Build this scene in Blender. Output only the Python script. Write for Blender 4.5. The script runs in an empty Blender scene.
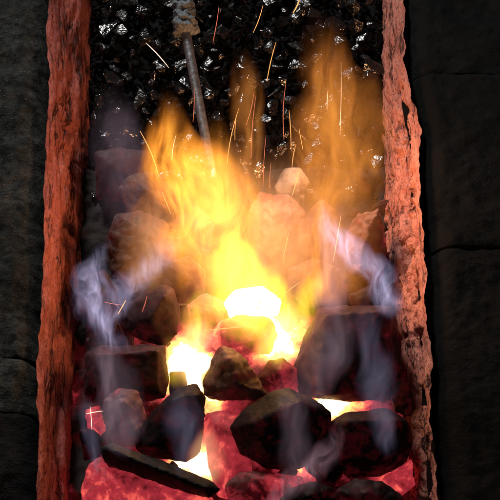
import bpy, bmesh, math, random
from mathutils import Vector, Matrix, noise, Euler
R = math.radians
sc = bpy.context.scene
col = sc.collection
rng = random.Random(11)

# ------------------------------------------------------------------ render / view
sc.view_settings.view_transform = 'Standard'
sc.view_settings.look = 'None'
sc.view_settings.exposure = 0
sc.view_settings.gamma = 1
sc.cycles.use_denoising = True
sc.cycles.use_adaptive_sampling = True
sc.cycles.adaptive_threshold = 0.08
sc.cycles.adaptive_min_samples = 12
sc.cycles.max_bounces = 3
sc.cycles.diffuse_bounces = 2
sc.cycles.glossy_bounces = 2
sc.cycles.transparent_max_bounces = 32
sc.cycles.volume_step_rate = 1.0
sc.cycles.volume_max_steps = 512
sc.cycles.sample_clamp_indirect = 4

# ------------------------------------------------------------------ camera (1 px of the photo is about 1 mm at the fire)
PITCH, DIST = R(52), 2.0
FWD = Vector((0, math.cos(PITCH), -math.sin(PITCH)))
UP = Vector((0, math.sin(PITCH), math.cos(PITCH)))
RIGHT = Vector((1, 0, 0))
CAM = -FWD * DIST
cam = bpy.data.cameras.new('camera')
cam.sensor_width = 36
cam.lens = 36 * DIST / 0.5
cam.clip_start = 0.05
cam.clip_end = 200
co = bpy.data.objects.new('camera', cam)
col.objects.link(co)
co.location = CAM
co.rotation_euler = (math.pi / 2 - PITCH, 0, 0)
sc.camera = co

def ray(px, py):
    return (FWD + RIGHT * ((px - 250) / 1000 / DIST) + UP * ((250 - py) / 1000 / DIST))
def on_plane(px, py, p0, n):
    d = ray(px, py)
    return CAM + d * ((p0 - CAM).dot(n) / d.dot(n))
def P(px, py, z):
    return on_plane(px, py, Vector((0, 0, z)), Vector((0, 0, 1)))
def size_at(p):                       # metres per photo pixel at a point
    return (p - CAM).dot(FWD) / DIST / 1000

# ------------------------------------------------------------------ object helpers
def link(name, me, parent=None, mat=None):
    o = bpy.data.objects.new(name, me)
    col.objects.link(o)
    if parent: o.parent = parent
    if mat: me.materials.append(mat)
    return o
def tag(o, label=None, cat=None, group=None, kind=None):
    if label: o['label'] = label
    if cat: o['category'] = cat
    if group: o['group'] = group
    if kind: o['kind'] = kind
    return o
def mesh_from(bm, name, smooth=True):
    me = bpy.data.meshes.new(name)
    bm.to_mesh(me); bm.free()
    if smooth:
        for p in me.polygons: p.use_smooth = True
    return me
def bake(o):                           # turn modifiers into plain mesh data
    dg = bpy.context.evaluated_depsgraph_get()
    me = bpy.data.meshes.new_from_object(o.evaluated_get(dg))
    o.modifiers.clear()
    old = o.data
    o.data = me
    bpy.data.meshes.remove(old)

# ------------------------------------------------------------------ node helpers
class NT:
    def __init__(s, name, disp=False):
        s.m = bpy.data.materials.new(name)
        s.m.use_nodes = True
        s.t = s.m.node_tree
        s.t.nodes.clear()
        s.out = s.t.nodes.new('ShaderNodeOutputMaterial')
    def n(s, typ, **kw):
        nd = s.t.nodes.new('ShaderNode' + typ)
        ins = kw.pop('ins', {})
        for k, v in kw.items(): setattr(nd, k, v)
        for k, v in ins.items():
            sock = nd.inputs[k]
            if hasattr(v, 'is_linked') or isinstance(v, bpy.types.NodeSocket): s.t.links.new(v, sock)
            else: sock.default_value = v
        return nd
    def math(s, op, a, b=None, c=None, clamp=False):
        nd = s.t.nodes.new('ShaderNodeMath'); nd.operation = op; nd.use_clamp = clamp
        for i, v in enumerate((a, b, c)):
            if v is None: continue
            if isinstance(v, bpy.types.NodeSocket): s.t.links.new(v, nd.inputs[i])
            else: nd.inputs[i].default_value = v
        return nd.outputs[0]
    def ramp(s, fac, stops):
        nd = s.t.nodes.new('ShaderNodeValToRGB')
        el = nd.color_ramp.elements
        while len(el) < len(stops): el.new(0.5)
        for e, (p, c) in zip(el, stops):
            e.position = p; e.color = (c[0], c[1], c[2], 1)
        s.t.links.new(fac, nd.inputs[0])
        return nd.outputs[0]
    def mapr(s, v, a, b, c, d, smooth=False):
        nd = s.t.nodes.new('ShaderNodeMapRange')
        if smooth: nd.interpolation_type = 'SMOOTHSTEP'
        s.t.links.new(v, nd.inputs[0])
        for i, x in enumerate((a, b, c, d)): nd.inputs[i + 1].default_value = x
        return nd.outputs[0]
    def noise(s, vec, scale, detail=4, rough=0.55, dist=0.0):
        return s.n('TexNoise', ins={'Vector': vec, 'Scale': scale, 'Detail': detail, 'Roughness': rough, 'Distortion': dist})
    def mapping(s, vec, scale=(1, 1, 1), loc=(0, 0, 0), rot=(0, 0, 0)):
        return s.n('Mapping', ins={'Vector': vec, 'Scale': scale, 'Location': loc, 'Rotation': rot}).outputs[0]
    def mix(s, fac, a, b, blend='MIX'):
        nd = s.t.nodes.new('ShaderNodeMix'); nd.data_type = 'RGBA'; nd.blend_type = blend
        for i, v in ((0, fac), (6, a), (7, b)):
            if isinstance(v, bpy.types.NodeSocket): s.t.links.new(v, nd.inputs[i])
            else: nd.inputs[i].default_value = v if i == 0 else (v[0], v[1], v[2], 1)
        return nd.outputs[2]

# ------------------------------------------------------------------ materials
HOT = [(0.0, (0, 0, 0)), (0.22, (0.035, 0.0015, 0.0025)), (0.48, (0.42, 0.028, 0.042)), (0.64, (1.3, 0.17, 0.12)), (0.82, (3.2, 1.1, 0.28)), (1.0, (8.5, 5.2, 2.0))]

def scaled(stops, k): return [(p, tuple(x * k for x in c)) for p, c in stops]

def coal_mat(name, base=(0.022, 0.018, 0.017), ash=(0.16, 0.13, 0.12), ash_amt=0.3, rough=0.62, heat=0.0, heat_var=0.5,
             seed=0.0, grain=(1, 1, 1), grain_rot=(0, 0, 0), bump=0.5, ash_scale=28, spec=0.35, under=0.0):
    m = NT(name)
    tc = m.n('TexCoord').outputs['Object']
    v = m.mapping(tc, loc=(seed, seed * 1.7, -seed))
    g = m.mapping(v, scale=grain, rot=grain_rot)
    big = m.noise(v, ash_scale, 5, 0.6, 0.4).outputs[0]
    fine = m.noise(g, 160, 6, 0.65).outputs[0]
    mid = m.noise(g, 55, 4, 0.6, 0.6).outputs[0]
    am = m.math('MULTIPLY', m.mapr(big, 0.62 - ash_amt * 0.3, 0.72 - ash_amt * 0.2, 0, 1, True), m.mapr(fine, 0.3, 0.65, 0.35, 1))
    am = m.math('MULTIPLY', am, min(1.0, 0.35 + ash_amt))
    c = m.mix(m.mapr(mid, 0.35, 0.7, 0, 0.7), base, tuple(x * 1.9 for x in base))
    c = m.mix(am, c, ash)
    h = m.math('ADD', m.math('MULTIPLY', fine, 0.35), m.math('MULTIPLY', mid, 0.9))
    crack = m.n('TexVoronoi', feature='DISTANCE_TO_EDGE', ins={'Vector': m.mapping(g, scale=(1, 1, 0.6)), 'Scale': 42, 'Randomness': 1.0}).outputs['Distance']
    cr = m.mapr(crack, 0.0, 0.07, 0, 1, True)
    h = m.math('ADD', h, m.math('MULTIPLY', cr, 0.05))
    bmp = m.n('Bump', ins={'Strength': bump, 'Distance': 0.004, 'Height': h})
    pr = m.n('BsdfPrincipled', ins={'Base Color': c, 'Roughness': m.mapr(fine, 0.3, 0.7, rough - 0.15, rough + 0.15),
                                    'Specular IOR Level': spec, 'Normal': bmp.outputs[0]})
    if heat > 0 or under > 0:
        hb = m.noise(v, 24, 4, 0.6, 0.8).outputs[0]
        hv = m.math('ADD', m.mapr(hb, 0.3, 0.72, heat - heat_var * 0.5, heat + heat_var * 0.5),
                    m.math('ADD', m.mapr(mid, 0.3, 0.7, -0.13, 0.13), m.mapr(fine, 0.3, 0.7, -0.06, 0.06)))
        hv = m.math('SUBTRACT', hv, m.math('MULTIPLY', m.math('SUBTRACT', 1.0, cr), 0.03))
        hv = m.math('SUBTRACT', hv, m.math('MULTIPLY', am, 0.35))
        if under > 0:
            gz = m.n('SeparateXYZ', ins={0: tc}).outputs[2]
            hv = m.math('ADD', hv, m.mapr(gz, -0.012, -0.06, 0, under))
        hv = m.math('MAXIMUM', m.math('MINIMUM', hv, 1.0), 0.0)
        em = m.ramp(hv, HOT)
        m.t.links.new(em, pr.inputs['Emission Color'])
        pr.inputs['Emission Strength'].default_value = 1.0
    m.t.links.new(pr.outputs[0], m.out.inputs[0])
    return m.m

def stone_mat(name, base, light, rough=0.85, scale=60, bump=0.8, flecks=True):
    m = NT(name)
    tc = m.n('TexCoord').outputs['Object']
    a = m.noise(tc, scale, 8, 0.68, 0.3).outputs[0]
    b = m.noise(tc, scale * 0.22, 4, 0.6, 0.5).outputs[0]
    f = m.noise(m.mapping(tc, scale=(1, 1.5, 1), rot=(0, 0, 0.5)), scale * 5, 3, 0.6).outputs[0]
    c = m.mix(m.mapr(a, 0.38, 0.68, 0, 1), base, light)
    c = m.mix(m.mapr(b, 0.35, 0.65, 0.75, 0.0), c, tuple(x * 0.35 for x in base))
    if flecks:
        c = m.mix(m.mapr(f, 0.66, 0.74, 0, 0.8), c, tuple(min(1, x * 3.5) for x in light))
    h = m.math('ADD', m.math('MULTIPLY', a, 1.0), m.math('MULTIPLY', f, 0.35))
    h = m.math('ADD', h, b)
    bmp = m.n('Bump', ins={'Strength': bump, 'Distance': 0.006, 'Height': h})
    pr = m.n('BsdfPrincipled', ins={'Base Color': c, 'Roughness': rough, 'Specular IOR Level': 0.12, 'Normal': bmp.outputs[0]})
    m.t.links.new(pr.outputs[0], m.out.inputs[0])
    return m.m

def brick_mat(name, base, dark, pale, crumb=1.0):
    m = NT(name)
    tc = m.n('TexCoord').outputs['Object']
    s = m.mapping(tc, scale=(1.0, 0.22, 1.0))
    a = m.noise(s, 150, 7, 0.68, 0.5).outputs[0]
    b = m.noise(m.mapping(tc, scale=(1, .5, 1)), 34, 5, 0.6, 0.8).outputs[0]
    f = m.noise(m.mapping(tc, scale=(1, .55, 1)), 420, 4, 0.6).outputs[0]
    c = m.mix(m.mapr(a, 0.34, 0.66, 0, 1), base, pale)
    c = m.mix(m.mapr(b, 0.52, 0.64, 0, 0.55), c, dark)
    c = m.mix(m.mapr(f, 0.34, 0.48, 0.65, 0), c, dark)
    soot = m.noise(m.mapping(tc, scale=(1, 0.35, 1), loc=(3, 1, 2)), 70, 5, 0.7, 1.0).outputs[0]
    c = m.mix(m.mapr(soot, 0.58, 0.68, 0, 0.85 * crumb), c, (0.02, 0.012, 0.01))
    ck = m.noise(m.mapping(tc, scale=(1, 0.16, 1), loc=(7, 2, 4)), 48, 5, 0.6, 0.7).outputs[0]
    ck = m.mapr(m.math('ABSOLUTE', m.math('SUBTRACT', ck, 0.5)), 0.004, 0.028, 1, 0, True)
    ck = m.math('MULTIPLY', ck, m.mapr(b, 0.42, 0.55, 0, 1, True))
    c = m.mix(m.math('MULTIPLY', ck, 0.9), c, (0.025, 0.012, 0.01))
    h = m.math('ADD', m.math('MULTIPLY', a, 0.9), m.math('MULTIPLY', f, 0.45))
    h = m.math('SUBTRACT', h, m.math('MULTIPLY', ck, 0.5))
    bmp = m.n('Bump', ins={'Strength': 0.85, 'Distance': 0.005, 'Height': h})
    pr = m.n('BsdfPrincipled', ins={'Base Color': c, 'Roughness': 0.8, 'Specular IOR Level': 0.25, 'Normal': bmp.outputs[0]})
    m.t.links.new(pr.outputs[0], m.out.inputs[0])
    return m.m

def plain(name, base, rough=0.5, metal=0.0, bump=0.0, bscale=100, var=0.0, emis=None, stretch=(1, 1, 1)):
    m = NT(name)
    tc = m.n('TexCoord').outputs['Object']
    n1 = m.noise(m.mapping(tc, scale=stretch), bscale, 5, 0.6).outputs[0]
    c = m.mix(m.mapr(n1, 0.35, 0.65, 0, 1), tuple(x * (1 - var) for x in base), tuple(min(1, x * (1 + var)) for x in base))
    pr = m.n('BsdfPrincipled', ins={'Base Color': c, 'Roughness': rough, 'Metallic': metal})
    if bump:
        b = m.n('Bump', ins={'Strength': bump, 'Distance': 0.003, 'Height': n1})
        m.t.links.new(b.outputs[0], pr.inputs['Normal'])
    if emis:
        pr.inputs['Emission Color'].default_value = (*emis[:3], 1)
        pr.inputs['Emission Strength'].default_value = emis[3]
    m.t.links.new(pr.outputs[0], m.out.inputs[0])
    return m.m

# ------------------------------------------------------------------ setting: ground under the forge
bm = bmesh.new()
bmesh.ops.create_grid(bm, x_segments=2, y_segments=2, size=40)
g = link('ground', mesh_from(bm, 'ground'), mat=stone_mat('soot_black_earth', (0.02, 0.019, 0.018), (0.05, 0.048, 0.045)))
g.location.z = -0.22
tag(g, kind='structure')

# ------------------------------------------------------------------ forge walls
def lerp_tab(tab, v):
    if v <= tab[0][0]: return tab[0][1]
    for (a, x), (b, y) in zip(tab, tab[1:]):
        if v <= b: return x + (y - x) * (v - a) / (b - a)
    return tab[-1][1]
def fbm(p, oct=4, H=0.9): return noise.fractal(p, H, 2.0, oct)

HEAP_P0 = P(250, 205, -0.030)
HEAP_N = Vector((0, -math.sin(R(5)), math.cos(R(5))))
ZTOP = 0.060
def zlow(py):
    p = on_plane(250, min(py, 205), HEAP_P0, HEAP_N)
    return p.z - 0.018
L_OUT = [(-160, 54), (0, 52), (150, 49), (300, 46), (420, 45), (500, 45), (680, 42)]
L_IN = [(-160, 94), (0, 92), (140, 91), (230, 86), (300, 78), (420, 76), (500, 76), (680, 72)]
R_OUT = [(-160, 397), (0, 400), (60, 402), (100, 409), (130, 416), (250, 422), (330, 425), (400, 429), (500, 436), (680, 444)]
R_IN = [(-160, 382), (0, 381), (200, 381), (270, 383), (310, 388), (360, 398), (420, 405), (500, 416), (680, 424)]

def lining(side, name, mat, parent):
    NY, NT_ = 620, 90
    bm = bmesh.new()
    rows = []
    out, inn = (L_OUT, L_IN) if side < 0 else (R_OUT, R_IN)
    for i in range(NY + 1):
        py = -150 + 820 * i / NY
        a = P(lerp_tab(out, py), py, ZTOP)
        b = P(lerp_tab(inn, py), py, zlow(py))
        b.y = a.y
        nrm = Vector((-(b.z - a.z), 0, (b.x - a.x)))
        if side > 0: nrm = -nrm
        nrm = nrm.normalized()
        if nrm.z < 0: nrm = -nrm
        row = []
        for j in range(NT_ + 1):
            t = -0.03 + 1.45 * j / NT_
            p = a.lerp(b, t)
            q = Vector((p.x * 1.0, p.y * 0.28, p.z)) + Vector((side * 3.1, 0, 0))
            d = fbm(q * 34, 4) * 0.0035 + fbm(Vector((q.x * 120, q.y * 160, q.z * 120)), 4) * (0.0016 if side < 0 else 0.003)
            d += 0.005 * math.sin(max(0, min(1, t)) * math.pi)
            if t < 0.0: d -= (-t) * 0.06
            if side < 0:
                # long split that opens towards the near end, outer skin stands proud of it
                w = 0.46 + 0.10 * fbm(Vector((0.3, p.y * 16, 0)), 3) - 0.10 * max(0, min(1, (py - 250) / 250))
                op = max(0.25, min(1, (py - 120) / 200)) * (0.55 + 0.45 * math.sin(p.y * 37) ** 2)
                d -= 0.010 * op * math.exp(-((t - w) / 0.035) ** 2)
                if t < w: d -= 0.004 * max(0, min(1, (py - 300) / 60))
                # pits in the upper part
                v = noise.noise(Vector((p.x * 130, p.y * 60, 5)))
                pm = math.exp(-((py - 95) / 55) ** 2) * math.exp(-((t - 0.42) / 0.2) ** 2)
                d -= pm * max(0, v - 0.05) * 0.03
            else:
                v = fbm(Vector((p.x * 90, p.y * 42, p.z * 70)), 4)
                k = max(0, min(1, (py - 20) / 90))
                pm = math.exp(-((t - 0.25) / 0.22) ** 2)
                ed = max(0, min(1, (t - 0.02) / 0.15))
                d -= ed * k * pm * max(0, v + 0.12) * 0.022
                d -= ed * k * max(0, -v - 0.15) * 0.010
                w2 = 0.30 + 0.12 * fbm(Vector((9, p.y * 20, 0)), 3)
                d -= k * 0.011 * math.exp(-((t - w2) / 0.05) ** 2)
            row.append(bm.verts.new(p + nrm * d))
        rows.append(row)
    for i in range(NY):
        for j in range(NT_):
            bm.faces.new((rows[i][j], rows[i][j + 1], rows[i + 1][j + 1], rows[i + 1][j]))
    # close the back of the lining so that it has thickness
    off = Vector((side * 0.05, 0, -0.03))
    back = [[bm.verts.new(r[k].co + off) for k in (0, -1)] for r in rows[::20]]
    fr = rows[::20]
    for i in range(len(back) - 1):
        bm.faces.new((back[i][0], back[i + 1][0], back[i + 1][1], back[i][1]))
    for r, b in ((fr[0], back[0]), (fr[-1], back[-1])):
        bm.faces.new([b[0]] + r[::10] + ([r[-1]] if (len(r) - 1) % 10 else []) + [b[1]])
    bmesh.ops.recalc_face_normals(bm, faces=bm.faces)
    return link(name, mesh_from(bm, name), parent, mat)

def block(side, py0, py1, dz, mat, parent, seed, amp):
    """one stone of the wall top: rough top, rounded edges, real depth"""
    out = L_OUT if side < 0 else R_OUT
    NYs, NX = max(12, int((py1 - py0) / 1.6)), 120
    bm = bmesh.new(); rows = []
    for i in range(NYs + 1):
        py = py0 + (py1 - py0) * i / NYs
        a = P(lerp_tab(out, py), py, ZTOP)
        row = []
        for j in range(NX + 1):
            s = (j / NX) ** 1.6 * 0.40
            p = Vector((a.x + side * (s - 0.002), a.y, ZTOP + 0.004 + dz))
            q = p * 1.0 + Vector((seed, 0, 0))
            e = min(1, s / 0.032)
            ey = min(1, min(i, NYs - i) * (py1 - py0) / NYs / 5.0)
            p.z -= 0.032 * (1 - e) ** 2 + 0.0016 * (1 - ey) ** 2
            p.z += amp * (fbm(q * 22, 4) * 0.9 + fbm(q * 95, 4) * 0.35) * (0.3 + 0.7 * e)
            p.x += side * 0.004 * noise.noise(q * 40) * (1 - e)
            row.append(bm.verts.new(p))
        rows.append(row)
    for i in range(NYs):
        for j in range(NX):
            bm.faces.new((rows[i][j], rows[i][j + 1], rows[i + 1][j + 1], rows[i + 1][j]))
    rim = [r[0] for r in rows] + rows[-1][1:] + [r[-1] for r in rows[::-1]][1:] + rows[0][::-1][1:-1]
    low = []
    for v in rim:
        c = v.co.copy(); c.z = -0.2
        low.append(bm.verts.new(c))
    for k in range(len(rim)):
        k2 = (k + 1) % len(rim)
        bm.faces.new((rim[k], rim[k2], low[k2], low[k]))
    bm.faces.new(low)
    bmesh.ops.recalc_face_normals(bm, faces=bm.faces)
    return link('block', mesh_from(bm, 'block'), parent, mat)

gray_stone = stone_mat('sooty_gray_stone', (0.014, 0.015, 0.0138), (0.105, 0.11, 0.102), scale=75, bump=1.0)
dark_stone = stone_mat('near_black_stone', (0.007, 0.006, 0.006), (0.016, 0.015, 0.014), scale=60)  # darker tone for the nearest block of the left wall
black_stone = stone_mat('black_stone', (0.0035, 0.0035, 0.0035), (0.008, 0.0078, 0.0075), scale=70, flecks=False, bump=0.6)
red_brick = brick_mat('fired_red_brick', (0.42, 0.10, 0.082), (0.11, 0.022, 0.018), (0.62, 0.21, 0.175), 0.8)
pale_brick = brick_mat('salmon_crumbling_brick', (0.48, 0.155, 0.12), (0.11, 0.032, 0.026), (0.72, 0.32, 0.255), 1.0)

wl = bpy.data.objects.new('forge_wall', None); col.objects.link(wl); wl.location = P(20, 250, -0.2)
tag(wl, 'grey stone forge wall with a split red inner face, left of the fire', 'forge wall')
wr = bpy.data.objects.new('forge_wall', None); col.objects.link(wr); wr.location = P(450, 250, -0.2)
tag(wr, 'black stone forge wall with a crumbling salmon pink inner face, right of the fire', 'forge wall')
kids = []
kids.append((lining(-1, 'inner_face', red_brick, None), wl, None))
kids.append((lining(1, 'inner_face', pale_brick, None), wr, None))
for py0, py1, dz, mt, sd, lb in ((-150, 359, 0, gray_stone, 1, 'rough grey stone block'), (360, 411, -0.002, gray_stone, 7, None), (412, 670, -0.006, dark_stone, 13, 'near black block')):
    kids.append((block(-1, py0, py1, dz, mt, None, sd, 0.006), wl, lb))
for py0, py1, dz, sd in ((-150, 74, -0.002, 3), (75.5, 249, 0.001, 17), (250.3, 670, 0.0, 23)):
    kids.append((block(1, py0, py1, dz, black_stone, None, sd, 0.0035), wr, None))
for k, w, lb in kids:
    k.parent = w
    k.matrix_parent_inverse = Matrix.Translation(-Vector(w.location))
    if lb: k['label'] = lb

# ------------------------------------------------------------------ ember bed and coal heap (uncountable masses)
def bed_height(p):
    return -0.030 + 0.012 * fbm(Vector((p.x * 28, p.y * 28, 1.5)), 3)
bm = bmesh.new(); rows = []
y0, y1 = P(250, 660, -0.03).y, P(250, 170, -0.03).y
for i in range(241):
    y = y0 + (y1 - y0) * i / 240
    row = []
    for j in range(121):
        p = Vector((-0.215 + 0.43 * j / 120, y, 0))
        cell = noise.cell(Vector((0, 0, 0)))
        vd = noise.voronoi(Vector((p.x * 38, p.y * 38, 0.3)))[0]
        p.z = bed_height(p) + 0.014 * max(0, (0.75 - vd[0])) + 0.002 * fbm(p * 220, 3)
        row.append(bm.verts.new(p))
    rows.append(row)
for i in range(240):
    for j in range(120):
        bm.faces.new((rows[i][j], rows[i][j + 1], rows[i + 1][j + 1], rows[i + 1][j]))
m = NT('glowing_ember_bed')
tc = m.n('TexCoord').outputs['Object']
lump = m.n('TexVoronoi', ins={'Vector': tc, 'Scale': 38.0}).outputs['Distance']
big = m.noise(tc, 14, 3, 0.5, 0.5).outputs[0]
fine = m.noise(tc, 150, 5, 0.6).outputs[0]
heat = m.mapr(big, 0.35, 0.65, 0.08, 0.40)
heat = m.math('SUBTRACT', heat, m.mapr(m.n('SeparateXYZ', ins={0: tc}).outputs[1], P(0, 300, 0).y, P(0, 200, 0).y, 0, 0.3))
for (hx, hy, rad, amt) in ((190, 362, 56, .85), (280, 345, 62, .9), (215, 402, 44, .72), (334, 407, 46, .85), (205, 465, 42, .8), (292, 462, 34, .75), (180, 478, 34, .5), (392, 476, 26, .35), (320, 475, 18, .3), (250, 310, 60, .4), (400, 470, 22, .12), (130, 345, 20, .1)):
    c = P(hx, hy, -0.03)
    d = m.n('VectorMath', operation='DISTANCE', ins={0: tc, 1: tuple(c)}).outputs['Value']
    heat = m.math('ADD', heat, m.mapr(d, rad / 1000 * 1.1, 0, 0, amt, True))
edge = P(86, 400, 0).x
sx = m.math('ABSOLUTE', m.n('SeparateXYZ', ins={0: tc}).outputs[0])
heat = m.math('SUBTRACT', heat, m.mapr(sx, 0.12, 0.18, 0, 0.16))
heat = m.math('SUBTRACT', heat, m.mapr(lump, 0.25, 0.8, -0.05, 0.14))
heat = m.math('ADD', heat, m.mapr(fine, 0.3, 0.7, -0.08, 0.08))
heat = m.math('MAXIMUM', m.math('MINIMUM', heat, 1.0), 0.0)
pr = m.n('BsdfPrincipled', ins={'Base Color': (0.02, 0.012, 0.012, 1), 'Roughness': 0.9, 'Emission Color': m.ramp(heat, HOT), 'Emission Strength': 1.0,
         'Normal': m.n('Bump', ins={'Strength': 0.6, 'Distance': 0.004, 'Height': fine}).outputs[0]})
m.t.links.new(pr.outputs[0], m.out.inputs[0])
bed = link('ember_bed', mesh_from(bm, 'ember_bed'), mat=m.m)
tag(bed, 'bed of glowing red to white hot embers under the charcoal', 'embers', kind='stuff')

def hull_mesh(pts, name, smooth=False):
    bm = bmesh.new()
    for p in pts: bm.verts.new(p)
    r = bmesh.ops.convex_hull(bm, input=bm.verts)
    bmesh.ops.delete(bm, geom=[v for v in bm.verts if not v.link_faces], context='VERTS')
    bmesh.ops.recalc_face_normals(bm, faces=bm.faces)
    return bm
def bit_points(r, k=11, flat=0.6):
    pts = []
    for _ in range(k):
        v = Vector((r.gauss(0, 1), r.gauss(0, 1), r.gauss(0, 1))).normalized()
        pts.append(Vector((v.x * r.uniform(.8, 1.25), v.y * r.uniform(.6, .9), v.z * flat * r.uniform(.7, 1.1))))
    return pts

m = NT('glossy_black_coal')
tc = m.n('TexCoord').outputs['Object']
f = m.noise(tc, 2.4, 2, 0.5, 0.5).outputs[0]
ri = m.n('ObjectInfo').outputs['Random']
c = m.mix(m.mapr(f, 0.45, 0.7, 0, 1), (0.003, 0.003, 0.0035), (0.010, 0.010, 0.0105))
b = m.n('Bump', ins={'Strength': 0.2, 'Distance': 0.2, 'Height': f})
pr = m.n('BsdfPrincipled', ins={'Base Color': c, 'Roughness': m.mapr(ri, 0, 1, 0.14, 0.30), 'Specular IOR Level': 0.8, 'IOR': 1.7, 'Normal': b.outputs[0]})
m.t.links.new(pr.outputs[0], m.out.inputs[0])
coal_gloss = m.m

# fine broken coal that fills the heap, one mass
bm = bmesh.new()
templates = []
for k in range(24):
    hb = hull_mesh(bit_points(rng, 8), 'fine')
    hb.verts.index_update()
    templates.append(([v.co.copy() for v in hb.verts], [[v.index for v in f.verts] for f in hb.faces]))
    hb.free()
for k in range(7000):
    px, py = rng.uniform(90, 384), rng.uniform(-140, 225)
    p = on_plane(px, py, HEAP_P0 - HEAP_N * 0.012, HEAP_N)
    s = rng.uniform(0.003, 0.0075)
    M = Matrix.Translation(p) @ Euler((rng.uniform(0, 6), rng.uniform(0, 6), rng.uniform(0, 6))).to_matrix().to_4x4() @ Matrix.Scale(s, 4)
    tv, tf = rng.choice(templates)
    vs = [bm.verts.new(M @ q) for q in tv]
    for f in tf: bm.faces.new([vs[i] for i in f])
q = [on_plane(x, y, HEAP_P0 - HEAP_N * 0.018, HEAP_N) for x, y in ((84, 235), (396, 235), (396, -170), (84, -170))]
top = [bm.verts.new(v) for v in q]; low = [bm.verts.new((v.x, v.y, -0.2)) for v in q]
bm.faces.new(top)
for k in range(4): bm.faces.new((top[k], top[(k + 1) % 4], low[(k + 1) % 4], low[k]))
fine_coal = link('fine_coal', mesh_from(bm, 'fine_coal', False), mat=coal_gloss)
m2 = NT('fine_black_coal')
tc = m2.n('TexCoord').outputs['Object']
f = m2.noise(tc, 300, 4).outputs[0]
pr = m2.n('BsdfPrincipled', ins={'Base Color': m2.mix(f, (0.004, 0.004, 0.0045), (0.012, 0.012, 0.0125)), 'Roughness': 0.8, 'Specular IOR Level': 0.08})
m2.t.links.new(pr.outputs[0], m2.out.inputs[0])
fine_coal.data.materials[0] = m2.m
tag(fine_coal, 'fine broken black coal filling the heap behind the fire', 'coal', kind='stuff')

# the pieces one can tell apart
bit_meshes = []
for k in range(14):
    r = random.Random(100 + k)
    bm = hull_mesh(bit_points(r, r.randint(8, 12), r.uniform(.4, .75)), 'coal_bit')
    bmesh.ops.bevel(bm, geom=bm.edges[:], offset=0.05, segments=1, affect='EDGES')
    me = mesh_from(bm, 'coal_bit', False); me.materials.append(coal_gloss)
    bit_meshes.append(me)
n = 0
cand = []
for gy in range(19):
    for gx in range(19):
        cand.append((96 + 282 * (gx + rng.random()) / 19, -12 + 212 * (gy + rng.random()) / 19))
rng.shuffle(cand)
for px, py in cand[:290]:
    s = rng.choice((5, 6, 7, 9, 11, 13)) * rng.uniform(0.8, 1.1)
    p = on_plane(px, py, HEAP_P0 + HEAP_N * rng.uniform(-0.006, 0.004), HEAP_N)
    o = bpy.data.objects.new('coal_bit', rng.choice(bit_meshes)); col.objects.link(o)
    o.location = p
    q = HEAP_N.to_track_quat('Z', 'Y').to_matrix().to_4x4()
    o.rotation_euler = (q @ Euler((rng.gauss(0, .48), rng.gauss(0, .48), rng.uniform(0, 6.3))).to_matrix().to_4x4()).to_euler()
    o.scale = [s * size_at(p)] * 3
    tag(o, 'small glossy black coal bit in the loose heap behind the flames', 'coal', 'coal bits heaped behind the fire')

# ------------------------------------------------------------------ charcoal chunks
def chunk(name, label, outline, z, thick, ridge, mat, disp=0.003, voxel=0.0024, smooth=4, group='charcoal pieces in the fire', dscale=0.03):
    cx = sum(p[0] for p in outline) / len(outline); cy = sum(p[1] for p in outline) / len(outline)
    c = P(cx, cy, z / 1000)
    pts = []
    for px, py in outline:
        pts.append(on_plane(px, py, c, FWD) - c)
    for px, py in outline:
        b = on_plane(cx + (px - cx) * 0.86, cy + (py - cy) * 0.86, c + FWD * thick * 0.0006, FWD) - c
        pts.append(b)
        b = on_plane(cx + (px - cx) * 0.5, cy + (py - cy) * 0.5, c + FWD * thick * 0.001, FWD) - c
        pts.append(b)
    for px, py, d in ridge:
        pts.append(on_plane(px, py, c - FWD * d * 0.001, FWD) - c)
    bm = hull_mesh(pts, name)
    o = link(name, mesh_from(bm, name))
    o.location = c
    r = o.modifiers.new('r', 'REMESH'); r.mode = 'VOXEL'; r.voxel_size = voxel
    s = o.modifiers.new('s', 'SMOOTH'); s.iterations = max(1, smooth // 2); s.factor = 0.5
    bake(o)
    sd = Vector((cx, cy, z)) * 0.37
    me = o.data
    nrm = [v.normal.copy() for v in me.vertices]
    for v, nn in zip(me.vertices, nrm):
        q = v.co
        d = fbm(q * (1 / dscale) + sd, 3) * disp * 0.7 + fbm(q * 170 + sd, 4) * disp * 0.3
        rid = 1 - abs(noise.noise(q * 60 + sd * 2)) * 2
        d -= max(0, rid - 0.75) * disp * 1.4
        v.co = q + nn * d
    me.materials.append(mat)
    for p in me.polygons: p.use_smooth = True
    tag(o, label, 'charcoal', group)
    return o

BLACK = coal_mat('black_charcoal', base=(0.011, 0.006, 0.007), ash=(0.03, 0.018, 0.02), ash_amt=0.12, spec=0.15, bump=0.3, seed=1, under=0.16, heat=0.0, heat_var=0.1)
DARK = coal_mat('dark_charcoal', base=(0.024, 0.012, 0.014), ash=(0.07, 0.04, 0.042), ash_amt=0.22, spec=0.15, bump=0.3, seed=4, under=0.2, heat=0.03, heat_var=0.12)
MAROON = coal_mat('warm_charcoal', base=(0.042, 0.020, 0.023), ash=(0.10, 0.058, 0.062), ash_amt=0.25, seed=7, under=0.2, heat=0.06, heat_var=0.14, bump=0.22, spec=0.15)
ASH = coal_mat('ashy_charcoal', base=(0.06, 0.024, 0.024), ash=(0.21, 0.11, 0.105), ash_amt=0.75, seed=10, under=0.25, heat=0.20, heat_var=0.25, ash_scale=40, bump=0.3)
PALE = coal_mat('pale_ash', base=(0.08, 0.068, 0.062), ash=(0.22, 0.19, 0.175), ash_amt=0.9, seed=12, ash_scale=40)
BROWN = coal_mat('ash_brown_charcoal', base=(0.05, 0.024, 0.019), ash=(0.17, 0.095, 0.076), ash_amt=0.6, seed=15, heat=0.12, heat_var=0.25, under=0.15)
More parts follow.
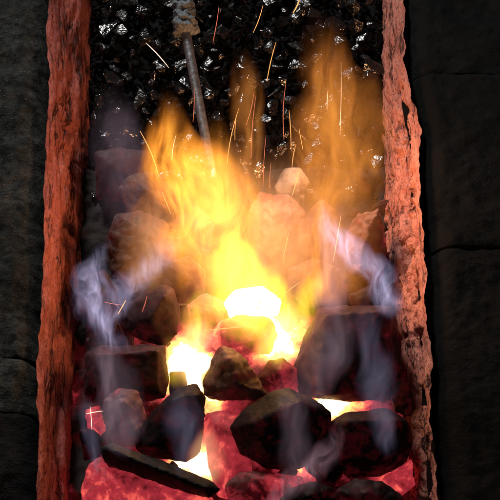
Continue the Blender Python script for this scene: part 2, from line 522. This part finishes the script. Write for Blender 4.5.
ROSE = coal_mat('rose_glowing_charcoal', base=(0.07, 0.028, 0.028), ash=(0.28, 0.16, 0.155), ash_amt=0.35, seed=18, heat=0.35, heat_var=0.40, bump=0.4)
LOG = coal_mat('red_hot_charcoal', base=(0.08, 0.025, 0.026), ash=(0.3, 0.15, 0.15), ash_amt=0.2, seed=20, heat=0.46, heat_var=0.30, grain=(1, 1, 0.14), grain_rot=(0.65, -0.15, 0), bump=0.5)
EMBER = coal_mat('crimson_ember', base=(0.1, 0.04, 0.04), ash=(0.3, 0.2, 0.2), ash_amt=0.25, seed=23, heat=0.46, heat_var=0.32)
ORANGE = coal_mat('orange_hot_charcoal', base=(0.16, 0.07, 0.05), ash=(0.3, 0.18, 0.15), ash_amt=0.4, seed=26, heat=0.50, heat_var=0.22)
WHITE = coal_mat('white_hot_charcoal', base=(0.3, 0.2, 0.15), ash=(0.5, 0.4, 0.3), ash_amt=0.0, seed=29, heat=0.97, heat_var=0.2)
BAR = coal_mat('black_bar_charcoal', base=(0.006, 0.005, 0.005), ash=(0.03, 0.02, 0.02), ash_amt=0.05, seed=33)

N = 'charcoal_chunk'
CH = [
 (N, 'large flat-faced dark charcoal block against the right wall', [(318,309),(345,305),(393,306),(399,330),(402,375),(394,401),(345,402),(300,396),(291,372),(304,335)], 34, 70, [(326,315,34),(388,311,30),(318,388,30),(388,390,22),(350,340,36)], MAROON, .0018),
 (N, 'lumpy black charcoal lump in front of the large flat block, at bottom centre', [(228,428),(245,408),(272,391),(288,387),(312,398),(332,412),(333,440),(322,460),(300,470),(265,468),(240,455)], 42, 60, [(300,402,30),(250,424,24),(310,446,28),(270,455,24)], BLACK, .0018),
 (N, 'rounded dark charcoal lump at the right wall below the large flat block', [(326,425),(345,412),(385,407),(408,420),(413,445),(405,465),(380,476),(350,477),(335,468)], 28, 60, [(348,420,24),(398,420,20),(378,462,22),(345,460,16)], DARK, .0018),
 (N, 'narrow black charcoal splinter wedged between two lumps at bottom right', [(303,468),(322,440),(338,434),(343,470),(335,484),(318,481)], 20, 30, [(328,458,14)], BLACK, .002),
 (N, 'tilted dark charcoal chunk with a smooth grey side, left of the glowing log', [(134,441),(150,412),(175,390),(196,382),(206,397),(204,430),(200,455),(186,463),(150,458),(136,451)], 38, 60, [(172,400,22),(200,395,12),(192,448,24),(150,446,16)], BLACK, .0016),
 (N, 'long black bar of charcoal lying aslant at bottom left', [(98,447),(112,442),(165,462),(215,482),(222,490),(210,499),(165,487),(103,463)], 40, 26, [(112,450,14),(205,488,12),(160,470,16)], BAR, .0016),
 (N, 'wedge of charcoal with a brown lit facet, high on the left of the pile', [(117,318),(125,303),(150,292),(163,284),(174,287),(181,310),(178,335),(165,347),(140,340),(122,332)], 58, 50, [(164,296,20),(150,320,22),(132,322,6)], MAROON, .002),
 (N, 'wide maroon charcoal block at the left under the brown faceted wedge', [(84,353),(100,345),(130,349),(166,345),(169,380),(166,398),(150,402),(110,400),(84,396)], 36, 60, [(96,355,22),(158,350,22),(98,392,20),(158,392,18)], MAROON, .002),
 (N, 'upright crumbly ash grey piece below the wide maroon block', [(103,400),(118,388),(138,390),(149,420),(142,448),(120,447),(106,438)], 40, 36, [(122,402,14),(134,432,14)], ASH, .0035),
 (N, 'ashy brown three-sided chunk in the middle of the fire', [(202,382),(211,358),(221,343),(236,350),(256,370),(269,394),(254,402),(225,401),(206,398)], 50, 45, [(226,356,18),(238,384,20),(214,388,8)], ASH, .0035),
 (N, 'upright red hot log of charcoal with fine cracks at bottom centre', [(202,424),(206,412),(226,409),(241,415),(251,450),(254,480),(240,502),(217,498),(208,465)], 18, 40, [(216,424,16),(236,430,16),(232,480,16)], LOG, .0016),
 (N, 'dull red piece at the foot of the red hot log', [(224,486),(240,470),(275,474),(302,476),(312,500),(292,514),(230,514)], 16, 40, [(262,478,16),(288,492,14)], ROSE, .002),
 (N, 'black rounded lump cut by the bottom edge, right of centre', [(276,503),(292,486),(315,480),(335,487),(344,508),(320,524),(280,520)], 36, 40, [(310,495,16)], BLACK, .003),
 (N, 'dark purplish lump cut by the bottom edge near the right wall', [(333,490),(355,478),(385,482),(402,496),(406,516),(370,526),(336,520)], 28, 40, [(366,494,16)], DARK, .003),
 (N, 'broad rosy glowing slab in the bottom left corner of the fire', [(100,466),(130,468),(216,498),(210,525),(150,535),(95,525),(84,495)], 20, 40, [(112,478,12),(180,500,14),(130,515,14)], EMBER, .002),
 (N, 'dull dark red piece squeezed against the left wall in the bottom corner', [(80,490),(88,463),(101,456),(114,472),(110,505),(84,515)], 26, 40, [(98,476,12)], EMBER, .003),
 (N, 'rounded orange hot lump just below the white hot core', [(208,338),(218,320),(245,312),(270,318),(279,335),(270,354),(240,357),(216,352)], 46, 40, [(235,328,18),(262,336,14)], ORANGE, .0025),
 (N, 'small rosy round lump right of the ashy three-sided chunk', [(258,378),(268,360),(283,357),(298,368),(299,390),(268,394)], 36, 36, [(280,370,14)], ROSE, .002),
 (N, 'small square red brown piece inside the yellow gap on the left', [(169,371),(186,371),(189,392),(186,398),(169,396)], 26, 24, [(178,380,8)], MAROON, .0015),
 (N, 'small crumbly reddish scrap between the large block and the right wall', [(390,398),(398,376),(408,382),(415,402),(410,416),(394,414)], 20, 24, [(404,396,8)], BROWN, .004),
 (N, 'small crimson ember in the lower right corner beside the wall', [(374,486),(392,470),(412,458),(416,486),(400,497)], 8, 24, [(400,476,8)], EMBER, .003),
 (N, 'small pink ember at the left wall beside the ash grey piece', [(84,408),(101,404),(106,430),(100,440),(88,436)], 14, 24, [(96,418,8)], EMBER, .003),
 (N, 'bluish black scrap at the left wall above the bottom corner piece', [(78,428),(92,428),(105,438),(102,457),(84,462)], 22, 24, [(94,444,10)], BLACK, .002),
 (N, 'orange brown ashy chunk at the back left of the pile', [(104,240),(116,213),(140,207),(166,222),(180,245),(174,272),(142,287),(112,277)], 40, 50, [(138,226,16),(158,252,20),(126,262,14)], BROWN, .004),
 (N, 'dim brown chunk topmost at the back left of the pile', [(116,188),(128,174),(150,171),(173,185),(180,207),(152,220),(125,214)], 36, 50, [(148,190,14)], BROWN, .004),
 (N, 'shaded purplish grey block against the left wall at the back', [(94,152),(120,147),(150,150),(152,194),(130,203),(96,200)], 10, 40, [(108,164,14),(140,182,12)], MAROON, .002),
 (N, 'pinkish lump behind the left flames', [(172,220),(196,204),(216,225),(212,255),(188,258),(174,244)], 40, 40, [(195,226,14)], ROSE, .003),
 (N, 'low lump at the foot of the left flames', [(160,262),(190,254),(208,272),(204,302),(176,306),(164,290)], 42, 40, [(186,276,12)], BROWN, .003),
 (N, 'pale ash covered stone-like lump behind the pile, right of centre', [(274,188),(285,170),(301,167),(310,183),(303,204),(281,206)], 50, 34, [(292,184,14)], PALE, .003),
 (N, 'ash brown chunk behind the core under the pale lump', [(246,216),(260,192),(290,194),(307,215),(303,246),(270,257),(248,243)], 42, 50, [(270,208,16),(288,232,18)], ASH, .004),
 (N, 'pink edged pointed chunk at the foot of the tall right flame', [(296,224),(322,199),(338,213),(340,250),(312,262),(297,247)], 46, 50, [(318,222,16),(326,244,12)], BROWN, .004),
 (N, 'ash brown flaky chunk against the right wall at the back', [(342,238),(358,212),(380,207),(388,250),(380,288),(350,288)], 30, 50, [(366,232,14),(360,268,16)], ASH, .005),
 (N, 'warm brown lump behind the large flat block', [(286,268),(318,256),(342,268),(340,300),(306,310),(286,294)], 36, 50, [(312,276,14)], BROWN, .004),
 (N, 'dark scrap on the wall side behind the large flat block', [(346,294),(372,286),(392,296),(390,316),(355,320)], 24, 36, [(372,300,10)], DARK, .003),
 (N, 'dark upright chunk against the left wall beside the faceted wedge', [(82,278),(104,270),(120,290),(116,332),(86,340)], 26, 40, [(100,300,14)], DARK, .003),
 (N, 'small orange lit lump left of the white hot core', [(186,306),(206,292),(225,302),(224,328),(194,334)], 40, 40, [(206,312,12)], ORANGE, .003),
 (N, 'white hot lump of charcoal at the core of the fire', [(222,303),(234,289),(262,286),(283,300),(279,316),(255,322),(230,319)], 62, 30, [(250,302,14)], WHITE, .002),
]
for c in CH: chunk(*c)
proto = []
for k in range(9):
    r = random.Random(500 + k)
    bm = hull_mesh([p * 0.010 for p in bit_points(r, 12, .75)], 'charcoal_bit')
    bmesh.ops.bevel(bm, geom=bm.edges[:], offset=0.0007, segments=2, affect='EDGES')
    me = mesh_from(bm, 'charcoal_bit', False); me.materials.append((MAROON, BROWN, BLACK)[k % 3]); proto.append(me)
for k in range(110):
    px, py = rng.uniform(90, 396), rng.uniform(160, 500)
    if any(math.hypot(px - a, py - b) < c for a, b, c in ((195, 365, 28), (280, 342, 34), (215, 402, 20), (332, 407, 22), (205, 465, 18), (292, 464, 14), (250, 300, 35))): continue
    o = bpy.data.objects.new('charcoal_bit', rng.choice(proto)); col.objects.link(o)
    o.location = P(px, py, rng.uniform(-0.028, -0.014))
    o.rotation_euler = (rng.uniform(0, 6), rng.uniform(0, 6), rng.uniform(0, 6))
    o.scale = [rng.uniform(0.8, 1.7)] * 3
    tag(o, 'small charcoal bit lying on the embers in the gaps between larger chunks', 'charcoal', 'small charcoal bits on the ember bed')

# ------------------------------------------------------------------ poker with rag grip, lying over the coal
def tube(bm, pts, rad, seg=16, cap=True):
    rings = []
    for i, p in enumerate(pts):
        t = (pts[min(i + 1, len(pts) - 1)] - pts[max(i - 1, 0)]).normalized()
        a = t.cross(Vector((0.3, 0.2, 1))).normalized(); b = t.cross(a)
        rr = rad(i / (len(pts) - 1)) if callable(rad) else rad
        rings.append([bm.verts.new(p + (a * math.cos(k * 2 * math.pi / seg) + b * math.sin(k * 2 * math.pi / seg)) * (rr(k) if callable(rr) else rr)) for k in range(seg)])
    for r, s in zip(rings, rings[1:]):
        for k in range(seg):
            bm.faces.new((r[k], r[(k + 1) % seg], s[(k + 1) % seg], s[k]))
    if cap:
        bm.faces.new(rings[0]); bm.faces.new(rings[-1][::-1])
    bmesh.ops.recalc_face_normals(bm, faces=bm.faces)
a = P(178, -120, 0.12); g0 = P(181, 2, 0.095); g1 = P(186, 34, 0.085); e = P(213, 178, 0.03)
root = bpy.data.objects.new('poker', None); col.objects.link(root); root.location = e
tag(root, 'thin steel poker with a grey rag wrapped grip, reaching into the left flames', 'poker')
bm = bmesh.new()
pts = [a.lerp(g1, k / 8) for k in range(8)] + [g1.lerp(e, k / 14) for k in range(15)]
tube(bm, pts, 0.0050)
rod = link('rod', mesh_from(bm, 'rod'), root, plain('scuffed_steel', (0.42, 0.43, 0.46), 0.42, 0.92, 0.25, 160, 0.35))
rod.matrix_parent_inverse = Matrix.Translation(-e)
bm = bmesh.new()
grip_a = P(174, -110, 0.138)
ax0, ax1 = P(177, -60, 0.108), g1
pts = [ax0.lerp(ax1, k / 130) for k in range(131)]
def gr(u):
    def f(k):
        th = k / 40 * 2 * math.pi
        tw = abs(math.sin(th * 1.5 + u * 26 + 1.2 * noise.noise(Vector((math.cos(th), math.sin(th), u * 9))))) ** 0.7
        return (0.0085 + 0.0030 * tw + 0.0040 * noise.noise(Vector((math.cos(th) * 2, math.sin(th) * 2, u * 22))) + 0.0016 * noise.noise(Vector((math.cos(th) * 6, math.sin(th) * 6, u * 70)))) * (0.85 + 0.35 * u ** 3) * min(1, 0.45 + (1 - u) * 22)
    return f
tube(bm, pts, gr, 40)
wrap = link('rag_grip', mesh_from(bm, 'rag_grip'), root, plain('dirty_grey_rag', (0.20, 0.22, 0.235), 0.95, 0, 0.9, 380, 0.55))
wrap.matrix_parent_inverse = Matrix.Translation(-e)

# ------------------------------------------------------------------ flames (emitting gas, each its own body) and added bloom volumes
ORG = [(0.0, (0.6, 0.16, 0.025)), (0.45, (1.0, 0.32, 0.03)), (1.0, (1.0, 0.42, 0.05))]
AMB = [(0.0, (0.7, 0.2, 0.04)), (0.5, (1.0, 0.31, 0.05)), (1.0, (1.0, 0.37, 0.06))]
GLOW = [(0.0, (1.0, 0.22, 0.16)), (0.5, (1.0, 0.4, 0.2)), (1.0, (1.0, 0.7, 0.35))]  # bloom tint for the glow volumes added at hot gaps
YEL = [(0.0, (1.0, 0.42, 0.03)), (0.5, (1.0, 0.72, 0.02)), (1.0, (1.0, 0.85, 0.05))]
PEACH = [(0.0, (0.7, 0.22, 0.07)), (1.0, (1.0, 0.48, 0.2))]
DIM = [(0.0, (0.6, 0.15, 0.03)), (1.0, (1.0, 0.36, 0.07))]
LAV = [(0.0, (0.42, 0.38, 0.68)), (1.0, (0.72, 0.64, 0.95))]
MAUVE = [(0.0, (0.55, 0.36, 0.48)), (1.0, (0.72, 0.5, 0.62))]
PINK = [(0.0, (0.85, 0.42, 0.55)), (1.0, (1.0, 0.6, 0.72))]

fcount = [0]
def flame(name, label, cat, pts, z0, lean, stops, strength, soot=0.0, power=1.2, fil=0.6, freq=1.0, flat=0.6, group=None):
    fcount[0] += 1
    base = P(pts[0][0], pts[0][1], z0 / 1000)
    up = Vector((0, math.sin(R(lean)), math.cos(R(lean))))
    nrm = Vector((0, -math.cos(R(lean)), math.sin(R(lean))))
    loc = []
    for px, py, r in pts:
        w = on_plane(px, py, base, nrm)
        loc.append(((w - base).x, (w - base).dot(up), r * size_at(w)))
    H = loc[-1][1]
    XR = max(0.02, max(abs(l[0]) for l in loc) * 1.05); RR = max(l[2] for l in loc) * 1.3
    m = NT(name + '_gas')
    tc = m.n('TexCoord').outputs['Object']
    sep = m.n('SeparateXYZ', ins={0: tc})
    u = m.math('DIVIDE', sep.outputs[2], H, clamp=True)
    def fc(vals):
        nd = m.t.nodes.new('ShaderNodeFloatCurve')
        cv = nd.mapping.curves[0]
        us = [max(0, min(1, l[1] / H)) for l in loc]
        for i, (a, b) in enumerate(zip(us, vals)):
            if i == 0: cv.points[0].location = (a, b)
            elif i == len(us) - 1: cv.points[-1].location = (1.0, b)
            else: cv.points.new(a, b)
        for pnt in cv.points: pnt.handle_type = 'AUTO_CLAMPED'
        nd.mapping.update()
        m.t.links.new(u, nd.inputs['Value'])
        return nd, nd.outputs[0]
    ncx, ocx = fc([l[0] / XR / 2 + 0.5 for l in loc])
    nr, orr = fc([l[2] / RR for l in loc])
    cx = m.math('MULTIPLY', m.math('SUBTRACT', ocx, 0.5), XR * 2)
    rr = m.math('MAXIMUM', m.math('MULTIPLY', orr, RR), 0.0005)
    seed = fcount[0] * 1.37
    # billowing: warp the coordinate with rising noise
    wv = m.n('TexNoise', ins={'Vector': m.mapping(tc, scale=(1, 1, 0.45), loc=(seed, -seed, seed * 2)), 'Scale': 26.0 * freq, 'Detail': 1.0, 'Roughness': 0.5})
    wsep = m.n('SeparateXYZ', ins={0: wv.outputs['Color']})
    def rho2(dx, dy, k):
        ex = m.math('DIVIDE', m.math('SUBTRACT', dx, cx), rr)
        ey = m.math('DIVIDE', dy, m.math('MULTIPLY', rr, flat))
        return m.math('ADD', m.math('MULTIPLY', ex, ex), m.math('MULTIPLY', ey, ey))
    env = m.math('SUBTRACT', 1.0, rho2(sep.outputs[0], sep.outputs[1], 1), clamp=True)
    wx = m.math('MULTIPLY_ADD', m.math('SUBTRACT', wsep.outputs[0], 0.5), m.math('MULTIPLY', rr, 2.0), sep.outputs[0])
    wy = m.math('MULTIPLY_ADD', m.math('SUBTRACT', wsep.outputs[1], 0.5), m.math('MULTIPLY', rr, 1.0), sep.outputs[1])
    r2 = rho2(wx, wy, 1)
    core = m.math('SUBTRACT', 1.0, m.math('MULTIPLY', r2, 1.5), clamp=True)
    core = m.math('POWER', core, power)
    fn = m.n('TexNoise', ins={'Vector': m.mapping(m.n('Combine' + 'XYZ', ins={0: wx, 1: wy, 2: sep.outputs[2]}).outputs[0], scale=(1, 1, 0.15), loc=(-seed, seed, 3)), 'Scale': 95.0 * freq, 'Detail': 2.0, 'Roughness': 0.6})
    fl = m.mapr(fn.outputs[0], 0.36, 0.64, 1 - fil, 1 + fil * 0.8)
    ends = m.math('MULTIPLY', m.mapr(u, 0.0, 0.14, 0, 1, True), m.mapr(u, 0.70, 1.0, 1, 0, True))
    d = m.math('MULTIPLY', m.math('MULTIPLY', core, fl), m.math('MULTIPLY', m.math('POWER', env, 0.7), ends))
    d = m.math('MAXIMUM', d, 0.0)
    e = m.n('Emission', ins={'Color': m.ramp(d, stops), 'Strength': m.math('MULTIPLY', d, strength)})
    out = e.outputs[0]
    if soot:
        ab = m.n('VolumeAbsorption', ins={'Color': (0.35, 0.2, 0.1, 1), 'Density': m.math('MULTIPLY', d, soot)})
        out = m.n('AddShader', ins={0: out, 1: ab.outputs[0]}).outputs[0]
    m.t.links.new(out, m.out.inputs['Volume'])
    # body: the same axis and radius curves
    for nd in (ncx, nr): nd.mapping.initialize()
    bm = bmesh.new(); SEG, ST = 20, 36
    rings = []
    for i in range(ST + 1):
        t = i / ST
        x = (ncx.mapping.evaluate(ncx.mapping.curves[0], t) - 0.5) * XR * 2
        r = max(0.0005, nr.mapping.evaluate(nr.mapping.curves[0], t) * RR) * 1.01
        rings.append([bm.verts.new((x + r * math.cos(k * 2 * math.pi / SEG), flat * r * math.sin(k * 2 * math.pi / SEG), t * H)) for k in range(SEG)])
    for a, b in zip(rings, rings[1:]):
        for k in range(SEG): bm.faces.new((a[k], a[(k + 1) % SEG], b[(k + 1) % SEG], b[k]))
    bm.faces.new(rings[0]); bm.faces.new(rings[-1])
    bmesh.ops.recalc_face_normals(bm, faces=bm.faces)
    o = link(name, mesh_from(bm, name), mat=m.m)
    o.location = base
    o.rotation_euler = (-R(lean), 0, 0)
    tag(o, label, cat, group)
    return o

F, W = 'flame', 'wisp'
flame(F, 'broad orange flame rising on the left past the poker', 'flame', [(238,318,44),(226,275,62),(210,235,70),(196,195,68),(182,158,52),(172,122,32),(166,85,8)], 40, 14, ORG, 64, 9, 0.75, fil=0.95)
flame(F, 'soft orange flame leaning right beside the broad left flame', 'flame', [(262,290,46),(256,250,60),(246,215,60),(234,180,48),(224,148,32),(216,105,6)], 50, 14, ORG, 20, 6, 0.8, fil=0.85)
flame(F, 'bright yellow flame directly over the white hot core', 'flame', [(256,326,36),(252,300,46),(243,274,42),(232,250,30),(220,222,8)], 55, 12, YEL, 72, 0, 0.9, fil=0.85, freq=1.3)
flame(F, 'tall amber flame rising along the right wall', 'flame', [(316,310,50),(322,255,64),(330,205,66),(336,155,62),(338,105,54),(332,60,42),(318,10,10)], 40, 14, AMB, 22, 14, 0.6, fil=0.75)
flame(F, 'thin dim orange flame in the middle in front of the coal heap', 'flame', [(252,215,10),(250,170,20),(249,120,22),(246,80,18),(242,40,5)], 55, 14, DIM, 20, 6, 0.8, fil=0.8)
flame(F, 'pale peach veil of flame between the two large flames', 'flame', [(276,300,36),(280,262,52),(282,230,50),(284,200,36),(288,168,8)], 45, 12, PEACH, 13, 4, 0.8, fil=0.6)
flame(F, 'yellow flame licking over the top left edge of the large flat block', 'flame', [(268,372,18),(280,345,28),(294,315,28),(310,288,22),(326,258,6)], 30, 10, YEL, 50, 0, 0.9)
flame(F, 'short yellow flame in the gap left of the ashy three-sided chunk', 'flame', [(186,392,18),(190,365,32),(198,335,34),(206,305,26),(214,270,6)], 35, 10, YEL, 32, 0, 0.9, fil=0.5)
flame(F, 'faint peach flame over the back left chunks', 'flame', [(148,300,20),(150,262,38),(152,230,38),(156,200,26),(162,160,6)], 55, 12, PEACH, 14, 2, 0.8)
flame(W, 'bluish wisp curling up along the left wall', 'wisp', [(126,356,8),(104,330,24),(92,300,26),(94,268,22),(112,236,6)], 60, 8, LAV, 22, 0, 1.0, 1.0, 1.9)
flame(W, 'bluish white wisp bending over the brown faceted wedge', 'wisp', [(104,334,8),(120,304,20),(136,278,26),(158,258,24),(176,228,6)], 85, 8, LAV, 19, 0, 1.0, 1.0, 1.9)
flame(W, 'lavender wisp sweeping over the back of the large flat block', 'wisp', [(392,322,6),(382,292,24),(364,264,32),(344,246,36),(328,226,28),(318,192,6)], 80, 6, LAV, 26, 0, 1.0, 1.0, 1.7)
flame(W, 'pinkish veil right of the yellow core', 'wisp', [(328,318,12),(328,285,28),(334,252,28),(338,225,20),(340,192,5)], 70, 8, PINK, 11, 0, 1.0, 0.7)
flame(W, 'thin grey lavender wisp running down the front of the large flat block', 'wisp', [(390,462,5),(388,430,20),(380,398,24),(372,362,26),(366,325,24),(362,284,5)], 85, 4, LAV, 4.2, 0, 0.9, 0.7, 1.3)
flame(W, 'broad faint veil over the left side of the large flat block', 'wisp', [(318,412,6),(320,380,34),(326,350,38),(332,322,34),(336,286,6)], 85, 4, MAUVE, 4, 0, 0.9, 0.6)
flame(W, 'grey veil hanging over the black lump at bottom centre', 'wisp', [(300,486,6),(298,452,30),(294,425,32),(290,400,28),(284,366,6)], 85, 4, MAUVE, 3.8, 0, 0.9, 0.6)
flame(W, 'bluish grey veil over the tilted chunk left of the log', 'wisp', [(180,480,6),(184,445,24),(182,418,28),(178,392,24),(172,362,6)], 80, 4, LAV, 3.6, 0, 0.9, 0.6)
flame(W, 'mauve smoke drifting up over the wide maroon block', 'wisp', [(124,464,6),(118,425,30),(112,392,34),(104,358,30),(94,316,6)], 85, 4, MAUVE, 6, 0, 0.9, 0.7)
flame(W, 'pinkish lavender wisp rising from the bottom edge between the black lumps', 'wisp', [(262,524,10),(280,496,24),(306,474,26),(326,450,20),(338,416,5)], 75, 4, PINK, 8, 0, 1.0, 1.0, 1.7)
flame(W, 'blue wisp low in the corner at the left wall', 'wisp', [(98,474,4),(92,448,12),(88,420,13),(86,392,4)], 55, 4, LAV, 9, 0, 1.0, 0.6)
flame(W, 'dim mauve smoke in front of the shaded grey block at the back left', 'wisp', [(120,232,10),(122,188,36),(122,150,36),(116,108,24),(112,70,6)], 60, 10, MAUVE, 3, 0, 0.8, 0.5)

flame(F, 'wide thin orange haze of burning gas over the whole back of the pile', 'flame', [(250,335,60),(246,290,130),(244,250,150),(242,215,140),(240,180,110),(236,135,30)], 48, 12, PEACH, 5.5, 3, 0.7, fil=0.6)

flame(F, 'short white bloom glow added in the gap right of the wide maroon block', 'flame', [(188,398,14),(189,380,30),(190,360,34),(194,338,28),(198,310,6)], 0, 10, GLOW, 42, 0, 0.8, fil=0.25)  # lens bloom of the hot gap, added as a glowing volume
flame(F, 'short bloom glow added in the gap right of the white hot core', 'flame', [(278,374,14),(280,356,28),(282,338,30),(286,318,22),(290,296,5)], 10, 10, GLOW, 48, 0, 0.8, fil=0.25)  # bloom again, a soft glowing body set in the gap
flame(F, 'small pinkish bloom glow added between the log and the black bar', 'flame', [(204,490,10),(205,474,22),(206,458,24),(208,440,16),(210,418,4)], 5, 10, GLOW, 30, 0, 0.8, fil=0.25)  # pinkish bloom built as a small glowing body

flame(F, 'low yellow glow added round the white hot core', 'flame', [(252,346,20),(252,326,48),(252,306,58),(251,286,48),(249,254,8)], 50, 10, YEL, 26, 0, 0.9, fil=0.35)  # glow volume added to soften the edge of the core

# ------------------------------------------------------------------ sparks: thin glowing slivers in the air
spark_mat = {}
for nm, c in (('orange', (1.0, 0.36, 0.10, 2.0)), ('pale', (1.0, 0.62, 0.42, 2.2)), ('red', (1.0, 0.22, 0.12, 0.9))):
    spark_mat[nm] = plain('spark_' + nm, (0.1, 0.05, 0.03), 0.7, emis=c)
SP = [((146,43),(169,68),'pale',1.0,0.10),((293,13),(300,-2),'orange',1.4,0.12),((213,42),(219,6),'red',.7,.1),((253,33),(263,5),'orange',.7,.12),
      ((267,81),(276,42),'orange',.8,.12),((140,131),(159,177),'orange',.9,.12),((227,164),(239,108),'orange',.7,.14),((193,122),(194,86),'red',.7,.1),
      ((251,158),(256,95),'red',.7,.12),((246,125),(254,92),'red',.6,.12),((263,190),(266,135),'red',.7,.12),((270,188),(271,162),'red',.6,.12),
      ((284,140),(286,82),'red',.7,.12),((291,148),(289,110),'orange',.7,.12),((292,167),(296,144),'orange',.7,.14),((292,196),(300,168),'orange',.8,.14),
      ((340,135),(341,62),'pale',.6,.14),((333,262),(341,215),'orange',.8,.14),((283,258),(289,232),'orange',.9,.15),((327,110),(328,90),'pale',.6,.14),
      ((118,314),(126,300),'orange',1.0,.1),((104,302),(122,305),'red',.6,.1),((142,312),(147,296),'red',.8,.1),((281,298),(300,282),'orange',.8,.12),
      ((162,192),(171,214),'orange',.6,.14),((235,140),(236,118),'orange',.6,.14),((303,150),(299,128),'orange',.6,.14),((210,330),(258,326),'orange',.9,.09),
      ((86,414),(103,411),'pale',.8,.08),((92,430),(90,406),'pale',.7,.08),((172,160),(176,135),'pale',.5,.14)]
where = ['above the coal heap at upper left', 'at the top edge right of centre', 'right of the rag grip', 'near the top edge in the middle', 'over the coal heap in the middle', 'at the left edge of the left flame',
 'between the poker and the thin middle flame', 'just left of the poker rod', 'inside the thin dim middle flame', 'at the top of the thin middle flame', 'over the pale ash lump, left strand', 'short one over the pale ash lump',
 'left of the tall right flame, upper strand', 'crossing the left side of the tall right flame', 'just above the pale ash lump', 'in front of the pale ash lump', 'long vertical one in the tall right flame', 'over the pink edged pointed chunk',
 'right of the bright yellow flame', 'short one high in the tall right flame', 'on the tip of the brown faceted wedge', 'lying flat left of the brown faceted wedge', 'on the brown facet of the wedge', 'low in front of the right flame',
 'within the left flame near the wall side', 'short one right of the poker tip', 'slanting at the left rim of the tall right flame', 'lying across the orange hot lump', 'lying flat over the small pink ember', 'upright over the small pink ember', 'pale one inside the broad left flame']
for (a, b, mt, wd, z), wh in zip(SP, where):
    pa = P(*a, z)
    pb = on_plane(b[0], b[1], pa, FWD)
    s = size_at(pa)
    bm = bmesh.new()
    L = (pb - pa)
    side = L.cross(FWD).normalized()
    bend = rng.uniform(-.04, .04) * L.length
    pts = [pa + L * t + side * bend * math.sin(math.pi * t) for t in (0, .15, .35, .55, .75, .9, 1)]
    c = pts[3].copy()
    tube(bm, [p - c for p in pts], lambda u: wd * s * 0.42 * (0.25 + 0.75 * math.sin(math.pi * min(1, 0.12 + u * 0.88))), 8)
    o = link('spark', mesh_from(bm, 'spark'), mat=spark_mat[mt]); o.location = c
    tag(o, {'pale': 'pale', 'orange': 'orange', 'red': 'dim red'}[mt] + ' thin glowing spark ' + wh, 'spark', 'sparks flying above the fire')

# ------------------------------------------------------------------ light
w = bpy.data.worlds.new('World'); sc.world = w; w.use_nodes = True
w.node_tree.nodes['Background'].inputs[0].default_value = (0.95, 0.95, 1.0, 1)
w.node_tree.nodes['Background'].inputs[1].default_value = 0.02

def lamp(name, kind, loc, energy, color, size=0.05, aim=None):
    l = bpy.data.lights.new(name, kind); l.energy = energy; l.color = color
    if kind == 'AREA': l.size = size
    else: l.shadow_soft_size = size
    o = bpy.data.objects.new(name, l); col.objects.link(o); o.location = loc
    if aim is not None: o.rotation_euler = (aim - loc).to_track_quat('-Z', 'Y').to_euler()
    return o
lamp('sky_lamp', 'AREA', Vector((-0.7, 1.5, 1.5)), 30, (1.0, 0.98, 0.95), 0.42, Vector((-0.05, 0.2, 0)))
fire = (1.0, 0.50, 0.24)
lamp('fire_light', 'POINT', P(244, 196, 0.10), 0.65, fire, 0.012)
lamp('fire_light', 'POINT', P(325, 140, 0.10), 0.62, fire, 0.012)
lamp('fire_light', 'POINT', P(250, 265, 0.09), 0.15, fire, 0.012)

# only the white hot core and the lamps are sampled as lights; everything else that glows lights by being hit
for m_ in bpy.data.materials:
    if m_.name != 'white_hot_charcoal': m_.cycles.emission_sampling = 'NONE'
